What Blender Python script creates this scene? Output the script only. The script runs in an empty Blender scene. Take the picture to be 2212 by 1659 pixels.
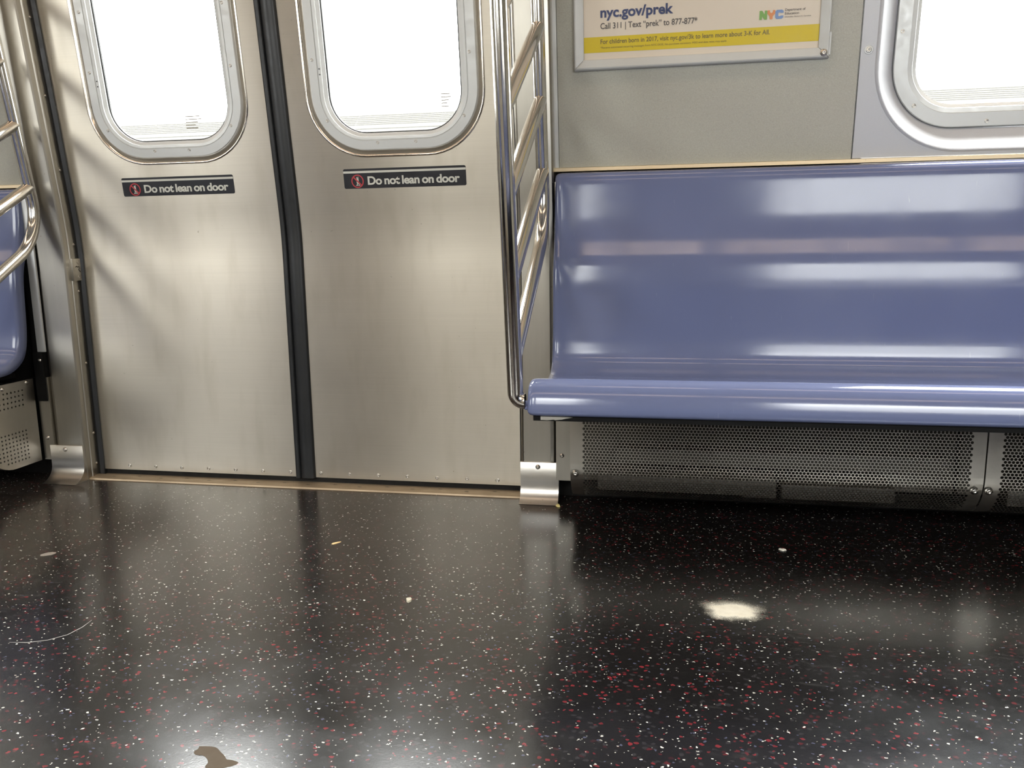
import bpy, bmesh, math, random
from mathutils import Vector, Matrix
random.seed(7)
sc = bpy.context.scene
COL = sc.collection

# ------------------------------------------------------------------ camera, world, lights, exposure
def make_camera():
    yaw, pitch, roll, f = 0.18719, 0.17210, -0.01428, 1765.5
    fwd0 = Vector((-math.sin(yaw), math.cos(yaw), 0)); right0 = Vector((math.cos(yaw), math.sin(yaw), 0)); up0 = Vector((0, 0, 1))
    fwd = fwd0*math.cos(pitch) - up0*math.sin(pitch); up = up0*math.cos(pitch) + fwd0*math.sin(pitch)
    r = right0*math.cos(roll) + up*math.sin(roll); u = -right0*math.sin(roll) + up*math.cos(roll)
    cam = bpy.data.objects.new('camera', bpy.data.cameras.new('camera')); COL.objects.link(cam)
    cam.data.sensor_fit = 'HORIZONTAL'; cam.data.sensor_width = 36; cam.data.lens = f/2212*36
    cam.data.clip_start = 0.02
    m = Matrix((r, u, -fwd)).transposed().to_4x4(); m.translation = (0.983, -2.07, 0.66)
    cam.matrix_world = m
    sc.camera = cam
make_camera()

SKY = 12.0
LAMP = 6.0
w = bpy.data.worlds.new('overcast_sky'); sc.world = w; w.use_nodes = True
nt = w.node_tree; nt.nodes.clear()
o_ = nt.nodes.new('ShaderNodeOutputWorld'); b_ = nt.nodes.new('ShaderNodeBackground'); tc = nt.nodes.new('ShaderNodeTexCoord')
sep = nt.nodes.new('ShaderNodeSeparateXYZ'); mr = nt.nodes.new('ShaderNodeMapRange'); mr.inputs['From Min'].default_value = -.12; mr.inputs['From Max'].default_value = .06
cr = nt.nodes.new('ShaderNodeMix'); cr.data_type = 'RGBA'
cr.inputs[6].default_value = (.26, .255, .25, 1); cr.inputs[7].default_value = (1, 1, 1, 1)
nt.links.new(tc.outputs['Generated'], sep.inputs[0]); nt.links.new(sep.outputs['Z'], mr.inputs['Value'])
nt.links.new(mr.outputs[0], cr.inputs[0]); nt.links.new(cr.outputs[2], b_.inputs['Color']); 
m2 = nt.nodes.new('ShaderNodeMapRange'); m2.interpolation_type = 'SMOOTHSTEP'      # overcast sky, brighter towards the zenith
for i, v in enumerate((.30, .62, SKY, SKY*3.6)): m2.inputs[i+1].default_value = v
nt.links.new(sep.outputs['Z'], m2.inputs[0]); nt.links.new(m2.outputs[0], b_.inputs['Strength'])
nt.links.new(b_.outputs[0], o_.inputs[0])

vs = sc.view_settings
sc.display_settings.display_device = 'sRGB'
vs.view_transform = 'Standard'; vs.look = 'None'; vs.gamma = 1; vs.use_curve_mapping = False; vs.exposure = 0.0
sc.cycles.max_bounces = 10; sc.cycles.diffuse_bounces = 5; sc.cycles.glossy_bounces = 6; sc.cycles.transparent_max_bounces = 16
sc.cycles.sample_clamp_indirect = 6; sc.cycles.use_denoising = True
sc.cycles.caustics_reflective = True; sc.cycles.caustics_refractive = False; sc.cycles.blur_glossy = 0.6

WID = 2.72          # opposite door plane is at y = -WID
CEIL = 2.12
Z0, LEAN = 0.69, 0.133

def portal(x0, x1, z0, z1, far=False):
    """daylight portal in a window opening"""
    l = bpy.data.lights.new('daylight_portal', 'AREA'); l.shape = 'RECTANGLE'; l.size = x1-x0; l.size_y = (z1-z0)*1.01
    l.cycles.is_portal = True
    o = bpy.data.objects.new('daylight_portal', l); COL.objects.link(o)
    zc = (z0+z1)/2; y = .075 - LEAN*(zc-Z0)
    ang = math.atan(LEAN)
    if not far:
        o.location = ((x0+x1)/2, y, zc); o.rotation_euler = (-math.pi/2 + ang*-1*-1, 0, 0)
        o.rotation_euler = (-(math.pi/2 - ang), 0, 0)
    else:
        o.location = (-(x0+x1)/2, -WID-y, zc); o.rotation_euler = (-(math.pi/2 - ang), 0, math.pi)
for far in (False, True):
    for s in (-1, 1):
        portal(s*.311-.18, s*.311+.18, .93, 1.64, far)
        c = s*2.13; portal(c-.62, c+.62, .94, 1.64, far)

# ------------------------------------------------------------------ materials
def newmat(name):
    m = bpy.data.materials.new(name); m.use_nodes = True
    nt = m.node_tree; p = nt.nodes['Principled BSDF']
    return m, nt, p
def N(nt, t, **kw):
    n = nt.nodes.new(t)
    for k, v in kw.items():
        if k in n.inputs: n.inputs[k].default_value = v
        else: setattr(n, k, v)
    return n
def ramp(nt, src, p0, p1, c0=(0, 0, 0, 1), c1=(1, 1, 1, 1)):
    r = nt.nodes.new('ShaderNodeValToRGB'); r.color_ramp.elements[0].position = p0; r.color_ramp.elements[1].position = p1
    r.color_ramp.elements[0].color = c0; r.color_ramp.elements[1].color = c1
    nt.links.new(src, r.inputs[0]); return r.outputs[0]
def mixc(nt, fac, a, b):
    m = nt.nodes.new('ShaderNodeMix'); m.data_type = 'RGBA'
    for s, v in ((0, fac), (6, a), (7, b)):
        if hasattr(v, 'default_value') or hasattr(v, 'links'): nt.links.new(v, m.inputs[s])
        else: m.inputs[s].default_value = v
    return m.outputs[2]
def math_(nt, op, a, b=0.0, c=0.0):
    m = nt.nodes.new('ShaderNodeMath'); m.operation = op
    for i, v in enumerate((a, b, c)):
        if hasattr(v, 'links'): nt.links.new(v, m.inputs[i])
        else: m.inputs[i].default_value = v
    return m.outputs[0]
def maprange(nt, v, a, b, c, d):
    m = nt.nodes.new('ShaderNodeMapRange'); nt.links.new(v, m.inputs[0])
    for i, x in enumerate((a, b, c, d)): m.inputs[i+1].default_value = x
    return m.outputs[0]
def coords(nt, scale=(1, 1, 1)):
    t = nt.nodes.new('ShaderNodeTexCoord'); mp = nt.nodes.new('ShaderNodeMapping'); mp.inputs['Scale'].default_value = scale
    nt.links.new(t.outputs['Object'], mp.inputs[0]); return mp.outputs[0]
def noise(nt, vec, scale, detail=4, rough=.55):
    n = N(nt, 'ShaderNodeTexNoise', Scale=scale, Detail=detail, Roughness=rough); nt.links.new(vec, n.inputs['Vector']); return n.outputs['Fac']

def simple(name, col, rough=.5, metal=0., spec=.5, coat=0.):
    m, nt, p = newmat(name)
    p.inputs['Base Color'].default_value = (*col, 1); p.inputs['Roughness'].default_value = rough
    p.inputs['Metallic'].default_value = metal; p.inputs['Specular IOR Level'].default_value = spec; p.inputs['Coat Weight'].default_value = coat
    n = noise(nt, coords(nt), 60, 3); nt.links.new(maprange(nt, n, .3, .7, max(0, rough*.85), min(1, rough*1.15)), p.inputs['Roughness'])
    return m

def brushed(name, col, rough, streak=(3, 3, 260), smudge=.06, dirt=.25, dcol=(.30, .26, .20), metal=1., aniso=0.):
    m, nt, p = newmat(name)
    p.inputs['Metallic'].default_value = metal
    fine = noise(nt, coords(nt, streak), 1.0, 3, .6)
    big = noise(nt, coords(nt), 5.5, 5, .6)
    vert = noise(nt, coords(nt, (20, 20, 5)), 1.0, 3, .5)
    spots = noise(nt, coords(nt), 90, 2, .5)
    c = mixc(nt, maprange(nt, fine, .3, .7, 0, 1), tuple(x*.975 for x in col)+(1,), tuple(min(1, x*1.025) for x in col)+(1,))
    c = mixc(nt, math_(nt, 'MULTIPLY', ramp(nt, vert, .50, .74), dirt), c, tuple(a*.84 for a in (col[0], col[1]*.985, col[2]*.95))+(1,))
    c = mixc(nt, math_(nt, 'MULTIPLY', ramp(nt, spots, .745, .79), .6), c, (*dcol, 1))
    if aniso:
        tv = N(nt, 'ShaderNodeCombineXYZ', Z=1.0); nt.links.new(tv.outputs[0], p.inputs['Tangent']); p.inputs['Anisotropic'].default_value = aniso
    nt.links.new(c, p.inputs['Base Color'])
    r = math_(nt, 'ADD', maprange(nt, fine, .3, .7, rough-.006, rough+.006), maprange(nt, big, .3, .7, -smudge, smudge))
    nt.links.new(math_(nt, 'ADD', r, maprange(nt, vert, .35, .75, -.01, .02)), p.inputs['Roughness'])
    return m

M = {}
M['door_steel'] = brushed('door_steel', (.505, .463, .389), .335, (3, 3, 300), .02, .55, (.20, .17, .13), .86, .78)
M['post_steel'] = brushed('post_steel', (.43, .405, .355), .35, (160, 160, 3), .02)
M['kick_steel'] = brushed('kick_steel', (.47, .45, .42), .325, (3, 3, 260), .02)
M['grille_steel'] = brushed('grille_steel', (.50, .475, .42), .33, (60, 60, 60), .05)
M['endplate_steel'] = brushed('endplate_steel', (.52, .49, .43), .38, (40, 40, 40), .08, .5)
M['sill_steel'] = brushed('sill_steel', (.34, .265, .18), .5, (3, 200, 3), .1, .6, (.10, .07, .04), .7)
M['tube_steel'] = brushed('tube_steel', (.66, .63, .58), .115, (3, 3, 300), .015, 0)
M['bevel_steel'] = brushed('bevel_steel', (.68, .62, .54), .14, (3, 3, 300), .02)
M['screw_steel'] = simple('screw_steel', (.55, .52, .47), .28, 1.)
M['aluminium'] = simple('aluminium', (.56, .57, .56), .42, .35)
M['frame_alu'] = simple('frame_alu', (.50, .505, .485), .5, .25)
M['rubber'] = simple('rubber', (.012, .013, .014), .38, 0, .5)
M['black'] = simple('black_paint', (.006, .006, .006), .6, 0, .12)
M['dark_void'] = simple('dark_void', (.012, .011, .010), .8, 0, .2)
M['brass_trim'] = brushed('brass_trim', (.70, .63, .47), .34, (2, 200, 200), .04)
M['ceiling'] = simple('ceiling_panel', (.62, .61, .58), .45)
M['dark_hole'] = simple('dark_recess', (.035, .030, .022), .6, 0)

def wall_panel():
    m, nt, p = newmat('grey_speckled_panel')
    n = noise(nt, coords(nt), 420, 2, .6); b = noise(nt, coords(nt), 4, 3)
    c = mixc(nt, maprange(nt, n, .3, .7, 0, 1), (.318, .313, .262, 1), (.398, .392, .330, 1))
    c = mixc(nt, math_(nt, 'MULTIPLY', maprange(nt, b, .35, .7, 0, 1), .22), c, (.40, .37, .34, 1))
    nt.links.new(c, p.inputs['Base Color']); p.inputs['Roughness'].default_value = .42
    bp = N(nt, 'ShaderNodeBump', Strength=.12, Distance=.0006); nt.links.new(n, bp.inputs['Height']); nt.links.new(bp.outputs[0], p.inputs['Normal'])
    return m
M['panel'] = wall_panel()
def lilac():
    m, nt, p = newmat('lilac_moulded_panel')
    n = noise(nt, coords(nt), 500, 2)
    c = mixc(nt, n, (.445, .455, .485, 1), (.49, .50, .525, 1)); nt.links.new(c, p.inputs['Base Color'])
    p.inputs['Roughness'].default_value = .32
    t = coords(nt); wv = N(nt, 'ShaderNodeTexChecker', Scale=330); nt.links.new(t, wv.inputs[0])
    bp = N(nt, 'ShaderNodeBump', Strength=.06, Distance=.0004); nt.links.new(wv.outputs['Fac'], bp.inputs['Height']); nt.links.new(bp.outputs[0], p.inputs['Normal'])
    return m
M['lilac'] = lilac()
def seat_plastic():
    m, nt, p = newmat('blue_seat_plastic')
    n = noise(nt, coords(nt), 3.5, 3)
    c = mixc(nt, n, (.122, .146, .262, 1), (.136, .160, .278, 1))
    scr = noise(nt, coords(nt, (300, 40, 18)), 1, 2)
    c = mixc(nt, math_(nt, 'MULTIPLY', ramp(nt, scr, .74, .8), .25), c, (.45, .46, .55, 1))
    nt.links.new(c, p.inputs['Base Color'])
    f = noise(nt, coords(nt), 900, 1)
    nt.links.new(maprange(nt, noise(nt, coords(nt), 9, 4), .3, .7, .09, .16), p.inputs['Roughness'])
    p.inputs['IOR'].default_value = 1.52
    bp = N(nt, 'ShaderNodeBump', Strength=.015, Distance=.0005); nt.links.new(f, bp.inputs['Height']); nt.links.new(bp.outputs[0], p.inputs['Normal'])
    return m
M['seat'] = seat_plastic()

def floor_mat():
    m, nt, p = newmat('speckled_black_rubber')
    t = nt.nodes.new('ShaderNodeTexCoord'); P = t.outputs['Object']
    nz = N(nt, 'ShaderNodeTexNoise', Scale=160, Detail=2); nt.links.new(P, nz.inputs['Vector'])
    add = N(nt, 'ShaderNodeVectorMath', operation='MULTIPLY_ADD'); nt.links.new(nz.outputs['Color'], add.inputs[0]); add.inputs[1].default_value = (.008, .0065, 0); nt.links.new(P, add.inputs[2])
    W = add.outputs[0]
    def flecks(scale, prob, size, metric='EUCLIDEAN', off=0.):
        mp = N(nt, 'ShaderNodeMapping'); mp.inputs['Location'].default_value = (off, off*1.7, 0); mp.inputs['Scale'].default_value = (1, 1.25, 1)
        mp.inputs['Rotation'].default_value = (0, 0, off*2.1)
        nt.links.new(W, mp.inputs[0])
        v = N(nt, 'ShaderNodeTexVoronoi', voronoi_dimensions='2D', distance=metric, Scale=scale); nt.links.new(mp.outputs[0], v.inputs['Vector'])
        s = N(nt, 'ShaderNodeSeparateColor'); nt.links.new(v.outputs['Color'], s.inputs[0])
        on = math_(nt, 'GREATER_THAN', s.outputs[0], 1-prob)
        thr = maprange(nt, s.outputs[1], 0, 1, size*.45, size)
        ins = math_(nt, 'LESS_THAN', v.outputs['Distance'], thr)
        return math_(nt, 'MULTIPLY', on, ins), s.outputs[2]
    patch = noise(nt, P, 3.0, 3)
    c = mixc(nt, noise(nt, P, 240, 2), (.0022, .002, .002, 1), (.0075, .0066, .0064, 1))
    g, gv = flecks(95, .20, .40, 'EUCLIDEAN', 3.3)
    c = mixc(nt, math_(nt, 'MULTIPLY', g, .7), c, (.020, .018, .019, 1))
    b, bv = flecks(120, .06, .36, 'MANHATTAN', 5.1)
    c = mixc(nt, b, c, (.04, .042, .065, 1))
    rd, rv = flecks(108, .17, .40, 'EUCLIDEAN', 1.3)
    rc = mixc(nt, rv, (.016, .005, .006, 1), (.115, .012, .015, 1))
    c = mixc(nt, rd, c, rc)
    wf, wv = flecks(125, .066, .30, 'MANHATTAN', .4)
    wc = mixc(nt, wv, (.20, .19, .165, 1), (.62, .61, .54, 1))
    c = mixc(nt, wf, c, wc)
    w2, wv2 = flecks(260, .024, .34, 'MANHATTAN', 7.7)
    c = mixc(nt, w2, c, (.34, .33, .29, 1))
    # trodden dirt film, strongest in front of the doors
    sx = N(nt, 'ShaderNodeSeparateXYZ'); nt.links.new(P, sx.inputs[0])
    near = maprange(nt, sx.outputs['Y'], -.9, -.05, 0, 1)
    inx = math_(nt, 'MULTIPLY', maprange(nt, sx.outputs['X'], .60, .80, 1, .15), maprange(nt, sx.outputs['X'], -1.1, -.75, .3, 1))
    dirt = math_(nt, 'MULTIPLY', math_(nt, 'MULTIPLY', near, inx), maprange(nt, noise(nt, P, 7, 6, .65), .3, .75, .25, 1))
    c = mixc(nt, math_(nt, 'MULTIPLY', dirt, .45), c, (.060, .048, .038, 1))
    sm = noise(nt, coords(nt, (6, 34, 1)), 1.0, 5, .6)
    c = mixc(nt, math_(nt, 'MULTIPLY', ramp(nt, sm, .63, .80), .30), c, (.09, .085, .08, 1))
    # white spot with a grainy edge, fainter towards the wall
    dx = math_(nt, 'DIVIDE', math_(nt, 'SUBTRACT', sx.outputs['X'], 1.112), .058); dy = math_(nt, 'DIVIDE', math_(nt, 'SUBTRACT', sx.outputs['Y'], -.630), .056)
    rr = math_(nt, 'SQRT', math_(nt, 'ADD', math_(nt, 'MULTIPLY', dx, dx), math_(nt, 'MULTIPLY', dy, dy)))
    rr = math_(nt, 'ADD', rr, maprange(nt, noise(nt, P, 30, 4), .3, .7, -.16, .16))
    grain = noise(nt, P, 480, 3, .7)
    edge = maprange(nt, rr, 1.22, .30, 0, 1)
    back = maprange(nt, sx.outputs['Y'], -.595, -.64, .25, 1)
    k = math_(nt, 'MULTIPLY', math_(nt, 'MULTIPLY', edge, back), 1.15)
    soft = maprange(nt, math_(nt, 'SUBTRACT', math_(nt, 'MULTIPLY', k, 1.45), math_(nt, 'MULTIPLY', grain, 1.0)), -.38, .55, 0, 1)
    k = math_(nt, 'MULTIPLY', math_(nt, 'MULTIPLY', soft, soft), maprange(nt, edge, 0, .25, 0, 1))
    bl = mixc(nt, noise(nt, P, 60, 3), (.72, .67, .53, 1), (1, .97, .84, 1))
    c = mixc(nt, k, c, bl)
    nt.links.new(c, p.inputs['Base Color'])
    rg = math_(nt, 'ADD', maprange(nt, noise(nt, P, 9, 6, .62), .3, .72, .165, .255), math_(nt, 'MULTIPLY', dirt, .012))
    nt.links.new(rg, p.inputs['Roughness']); p.inputs['IOR'].default_value = 1.48
    bp = N(nt, 'ShaderNodeBump', Strength=.05, Distance=.001); nt.links.new(noise(nt, P, 300, 2), bp.inputs['Height']); nt.links.new(bp.outputs[0], p.inputs['Normal'])
    return m
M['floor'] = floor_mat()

def glass_mat():
    m, nt, p = newmat('window_glass'); nt.nodes.remove(p)
    out = nt.nodes['Material Output']; tr = N(nt, 'ShaderNodeBsdfTransparent', Color=(.96, .97, .96, 1)); gl = N(nt, 'ShaderNodeBsdfGlossy', Roughness=.02)
    fr = N(nt, 'ShaderNodeFresnel', IOR=1.5); mx = N(nt, 'ShaderNodeMixShader')
    geo = nt.nodes.new('ShaderNodeNewGeometry')
    nt.links.new(math_(nt, 'MULTIPLY', fr.outputs[0], math_(nt, 'SUBTRACT', 1., geo.outputs['Backfacing'])), mx.inputs[0]); nt.links.new(tr.outputs[0], mx.inputs[1]); nt.links.new(gl.outputs[0], mx.inputs[2]); nt.links.new(mx.outputs[0], out.inputs[0])
    return m
M['glass'] = glass_mat()
def emit(name, col, s):
    m, nt, p = newmat(name); p.inputs['Base Color'].default_value = (.8, .8, .8, 1); p.inputs['Emission Color'].default_value = (*col, 1); p.inputs['Emission Strength'].default_value = s
    return m
M['lamp'] = emit('lamp_diffuser', (1., .74, .52), LAMP)
M['sign_black'] = simple('sign_black', (.012, .012, .016), .35)
M['sign_white'] = simple('sign_white', (.60, .60, .54), .4)
M['sign_red'] = simple('sign_red', (.46, .045, .055), .4)
M['paper'] = simple('poster_paper', (.66, .585, .48), .4, 0, .4)
M['yellow'] = simple('poster_yellow', (.60, .46, .012), .4, 0, .4)
M['ink_navy'] = simple('ink_navy', (.028, .042, .125), .4)
M['ink_grey'] = simple('ink_grey', (.085, .075, .07), .4)
M['ink_olive'] = simple('ink_olive', (.14, .11, .03), .4)
M['logo_green'] = simple('logo_green', (.16, .34, .06), .4)
M['logo_orange'] = simple('logo_orange', (.62, .23, .07), .4)
M['logo_blue'] = simple('logo_blue', (.16, .26, .48), .4)
M['etch'] = simple('etched_mark', (.35, .33, .28), .5)
M['tape'] = simple('torn_tape', (.34, .32, .28), .6)
M['crumb_tan'] = simple('crumb_tan', (.72, .50, .24), .7)
M['crumb_grey'] = simple('crumb_grey', (.40, .37, .28), .7)
M['crumb_white'] = simple('crumb_white', (.66, .63, .55), .7)
M['crumb_yellow'] = simple('crumb_yellow', (.66, .55, .22), .7)
M['gum'] = simple('flattened_gum', (.155, .13, .105), .6)
M['spill'] = simple('dried_spill', (.070, .055, .040), .8, 0, .08)
M['scratch'] = simple('scratch', (.20, .19, .18), .5)
M['concrete'] = simple('pale_concrete', (.084, .0825, .0760), .8)
M['concrete_dark'] = simple('pale_concrete_groove', (.070, .0680, .0605), .8)

# ------------------------------------------------------------------ builders
def tag(o, label=None, cat=None, group=None, kind=None):
    if label: o['label'] = label
    if cat: o['category'] = cat
    if group: o['group'] = group
    if kind: o['kind'] = kind
    return o
def root(name, loc=(0, 0, 0), **kw):
    o = bpy.data.objects.new(name, None); COL.objects.link(o); o.location = loc; o.empty_display_size = .1
    return tag(o, **kw)
def own(o, parent):
    if parent is not None:
        o.parent = parent
        t = Vector(parent.location) if parent.type == 'EMPTY' else Vector((0, 0, 0))
        o.matrix_parent_inverse = Matrix.Translation(-t)
    return o
def mesh(name, verts, faces, mat, parent=None, smooth=False, **kw):
    me = bpy.data.meshes.new(name); me.from_pydata([tuple(v) for v in verts], [], faces); me.update()
    if mat: me.materials.append(M[mat])
    if smooth: me.polygons.foreach_set('use_smooth', [True]*len(me.polygons))
    o = bpy.data.objects.new(name, me); COL.objects.link(o)
    return tag(own(o, parent), **kw)
def from_bm(name, bm, mat, parent=None, smooth=False, **kw):
    me = bpy.data.meshes.new(name); bm.to_mesh(me); bm.free()
    me.materials.append(M[mat])
    if smooth: me.polygons.foreach_set('use_smooth', [True]*len(me.polygons))
    o = bpy.data.objects.new(name, me); COL.objects.link(o)
    return tag(own(o, parent), **kw)
def sharp(o, deg=35):
    me = o.data; bm = bmesh.new(); bm.from_mesh(me)
    for f in bm.faces: f.smooth = True
    for e in bm.edges:
        if len(e.link_faces) == 2 and e.calc_face_angle(0) > math.radians(deg): e.smooth = False
    bm.to_mesh(me); bm.free(); return o
def box(name, lo, hi, mat, parent=None, bevel=0., **kw):
    bm = bmesh.new(); bmesh.ops.create_cube(bm, size=1)
    for v in bm.verts:
        v.co = Vector([lo[i] + (v.co[i]+.5)*(hi[i]-lo[i]) for i in range(3)])
    if bevel: bmesh.ops.bevel(bm, geom=list(bm.edges), offset=bevel, segments=2, affect='EDGES', profile=.6)
    bmesh.ops.recalc_face_normals(bm, faces=bm.faces)
    o = from_bm(name, bm, mat, parent, **kw)
    return sharp(o) if bevel else o
def solidify(o, t, off=-1):
    m = o.modifiers.new('thickness', 'SOLIDIFY'); m.thickness = t; m.offset = off; return o
def lean(z):
    a, b = .62, .76
    if z <= a: return 0.
    if z >= b: return -LEAN*(z-Z0)
    return -LEAN*(z-a)**2/(2*(b-a))
def lathe(bm, prof, pos, normal, seg=14):
    n = Vector(normal).normalized(); q = n.to_track_quat('Z', 'Y'); rings = []
    for r, h in prof:
        rings.append([bm.verts.new(Vector(pos) + q @ Vector((r*math.cos(2*math.pi*k/seg), r*math.sin(2*math.pi*k/seg), h))) for k in range(seg)])
    for a, b in zip(rings, rings[1:]):
        for k in range(seg):
            f = bm.faces.new((a[k], a[(k+1) % seg], b[(k+1) % seg], b[k])); f.smooth = True
    f = bm.faces.new(rings[-1]); f.smooth = True
def screw(pos, normal, r, parent, name='screw', style='flat', mat='screw_steel'):
    bm = bmesh.new()
    if style == 'flat': prof = [(r, 0), (r, .0006), (r*.85, .0007), (r*.74, -.0001), (r*.70, .0007), (r*.36, .0009), (r*.30, -.0004), (r*.05, -.0004)]
    elif style == 'dome': prof = [(r*1.35, 0), (r*1.3, .0008), (r, .0012), (r*.92, r*.42), (r*.68, r*.68), (r*.42, r*.80), (r*.34, r*.62), (r*.05, r*.60)]
    else: prof = [(r, 0), (r*.95, r*.4), (r*.7, r*.7), (r*.3, r*.85), (r*.05, r*.87)]
    lathe(bm, prof, pos, normal)
    return from_bm(name, bm, mat, parent)
def sweep_pts(pts, rad=None, n=10):
    """polyline with rounded corners; rad = list of corner radii"""
    P = [Vector(p) for p in pts]; out = [P[0]]
    for i in range(1, len(P)-1):
        r = rad[i] if rad else 0
        if not r: out.append(P[i]); continue
        a = (P[i-1]-P[i]).normalized(); b = (P[i+1]-P[i]).normalized(); th = a.angle(b); d = r/math.tan(th/2)
        p0, p1 = P[i]+a*d, P[i]+b*d; c = P[i] + (a+b).normalized()*(r/math.sin(th/2))
        u = (p0-c); v = (p1-c); om = u.angle(v)
        for k in range(n+1):
            t = k/n; out.append(c + (u*math.sin((1-t)*om) + v*math.sin(t*om))/math.sin(om))
    out.append(P[-1]); return out
def tube(name, pts, r, mat, parent, rad=None, seg=24, cap=True, n=10):
    P = sweep_pts(pts, rad, n); verts = []; faces = []
    t0 = (P[1]-P[0]).normalized(); up = Vector((1, 0, 0)) if abs(t0.x) < .9 else Vector((0, 1, 0))
    nrm = (up - t0*up.dot(t0)).normalized()
    for i, p in enumerate(P):
        t = ((P[min(i+1, len(P)-1)]-P[max(i-1, 0)])).normalized()
        nrm = (nrm - t*nrm.dot(t)).normalized(); bi = t.cross(nrm)
        for k in range(seg):
            a = 2*math.pi*k/seg; verts.append(p + nrm*(r*math.cos(a)) + bi*(r*math.sin(a)))
    for i in range(len(P)-1):
        for k in range(seg):
            faces.append((i*seg+k, i*seg+(k+1) % seg, (i+1)*seg+(k+1) % seg, (i+1)*seg+k))
    if cap: faces += [tuple(range(seg-1, -1, -1)), tuple((len(P)-1)*seg+k for k in range(seg))]
    o = mesh(name, verts, faces, mat, parent, smooth=True); return sharp(o, 60)
def rrect(x0, x1, z0, z1, r, n=12):
    """rounded rectangle loop, counter-clockwise"""
    pts = []
    for cx, cz, a0 in ((x1-r, z1-r, 0), (x0+r, z1-r, 90), (x0+r, z0+r, 180), (x1-r, z0+r, 270)):
        for k in range(n+1):
            a = math.radians(a0+90*k/n); pts.append((cx+r*math.cos(a), cz+r*math.sin(a)))
    return pts
def loft(name, rings, mat, parent=None, closed=True, smooth=True, deg=40, **kw):
    n = len(rings[0]); verts = [p for r in rings for p in r]; faces = []
    for i in range(len(rings)-1):
        for k in range(n if closed else n-1):
            faces.append((i*n+k, i*n+(k+1) % n, (i+1)*n+(k+1) % n, (i+1)*n+k))
    o = mesh(name, verts, faces, mat, parent, **kw)
    bm = bmesh.new(); bm.from_mesh(o.data); bmesh.ops.recalc_face_normals(bm, faces=bm.faces); bm.to_mesh(o.data); bm.free()
    return sharp(o, deg) if smooth else o
def plate(name, outer, holes, fn, mat, parent=None, face=(0, -1, 0), thick=0., **kw):
    """flat sheet (u,v outline with holes) mapped into space by fn"""
    bm = bmesh.new(); edges = []
    if len(holes) == 1:      # frame-shaped sheet: bridge the hole to the rectangle
        hole = holes[0]; xs = [p[0] for p in outer]; ys = [p[1] for p in outer]; x0, x1, y0, y1 = min(xs), max(xs), min(ys), max(ys)
        q = len(hole)//4; cs = [bm.verts.new((*c, 0)) for c in ((x1, y1), (x0, y1), (x0, y0), (x1, y0))]; ho = [bm.verts.new((*p, 0)) for p in hole]
        for i in range(len(hole)):
            j = (i+1) % len(hole)
            if i//q == j//q: bm.faces.new((ho[i], ho[j], cs[i//q]))
            else: bm.faces.new((ho[i], ho[j], cs[j//q], cs[i//q]))
        holes = None
    for loop in ([outer]+holes if holes is not None else []):
        vs_ = [bm.verts.new((u, v, 0)) for u, v in loop]
        edges += [bm.edges.new((vs_[i], vs_[(i+1) % len(vs_)])) for i in range(len(vs_))]
    if edges: bmesh.ops.triangle_fill(bm, use_beauty=True, use_dissolve=False, edges=edges)
    for v in bm.verts: v.co = Vector(fn(v.co.x, v.co.y))
    bmesh.ops.recalc_face_normals(bm, faces=bm.faces); bm.normal_update()
    s = sum((f.normal*f.calc_area() for f in bm.faces), Vector())
    if s.dot(Vector(face)) < 0: bmesh.ops.reverse_faces(bm, faces=bm.faces)
    o = from_bm(name, bm, mat, parent, **kw)
    if thick: solidify(o, thick, -1)
    return o
def text_mesh(name, body, mat, parent, fn, x0, x1, z0, cap, bold=0., spacing=1., kern=1.):
    """lettering laid flat on a surface: fits x0..x1, baseline z0, capital height cap"""
    cu = bpy.data.curves.new(name, 'FONT'); cu.body = body; cu.size = 1; cu.offset = bold; cu.extrude = 0; cu.space_character = spacing; cu.space_word = kern; cu.fill_mode = 'FRONT'
    cu.resolution_u = 6
    tmp = bpy.data.objects.new('tmp', cu); COL.objects.link(tmp)
    dg = bpy.context.evaluated_depsgraph_get(); me = bpy.data.meshes.new_from_object(tmp.evaluated_get(dg))
    bpy.data.objects.remove(tmp); bpy.data.curves.remove(cu)
    xs = [v.co.x for v in me.vertices]; a, b = min(xs), max(xs)
    k = (x1-x0)/(b-a); kz = cap/.73
    for v in me.vertices: v.co = Vector(fn(x0 + (v.co.x-a)*k, z0 + v.co.y*kz))
    me.materials.clear(); me.materials.append(M[mat]); me.name = name
    o = bpy.data.objects.new(name, me); COL.objects.link(o); return own(o, parent)
def copy_tree(o, parent=None):
    c = o.copy(); COL.objects.link(c)
    if parent is not None: c.parent = parent; c.matrix_parent_inverse = o.matrix_parent_inverse.copy()
    for ch in [x for x in bpy.data.objects if x.parent == o]: copy_tree(ch, c)
    return c
def across(o, label=None):
    """the same thing on the other side of the car, turned about its centre line"""
    c = copy_tree(o); l = Vector(o.location)
    c.location = (-l.x, -WID-l.y, l.z); c.rotation_euler = (0, 0, math.pi)
    if label: c['label'] = label
    return c

WOFF = -.02                                   # wall panels stand 2 cm in front of the door leaves
def on_wall(d=0.): return lambda x, z: (x, WOFF - LEAN*(z-Z0) + d, z)
def on_door(d=0.): return lambda x, z: (x, lean(z) + d, z)

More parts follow.
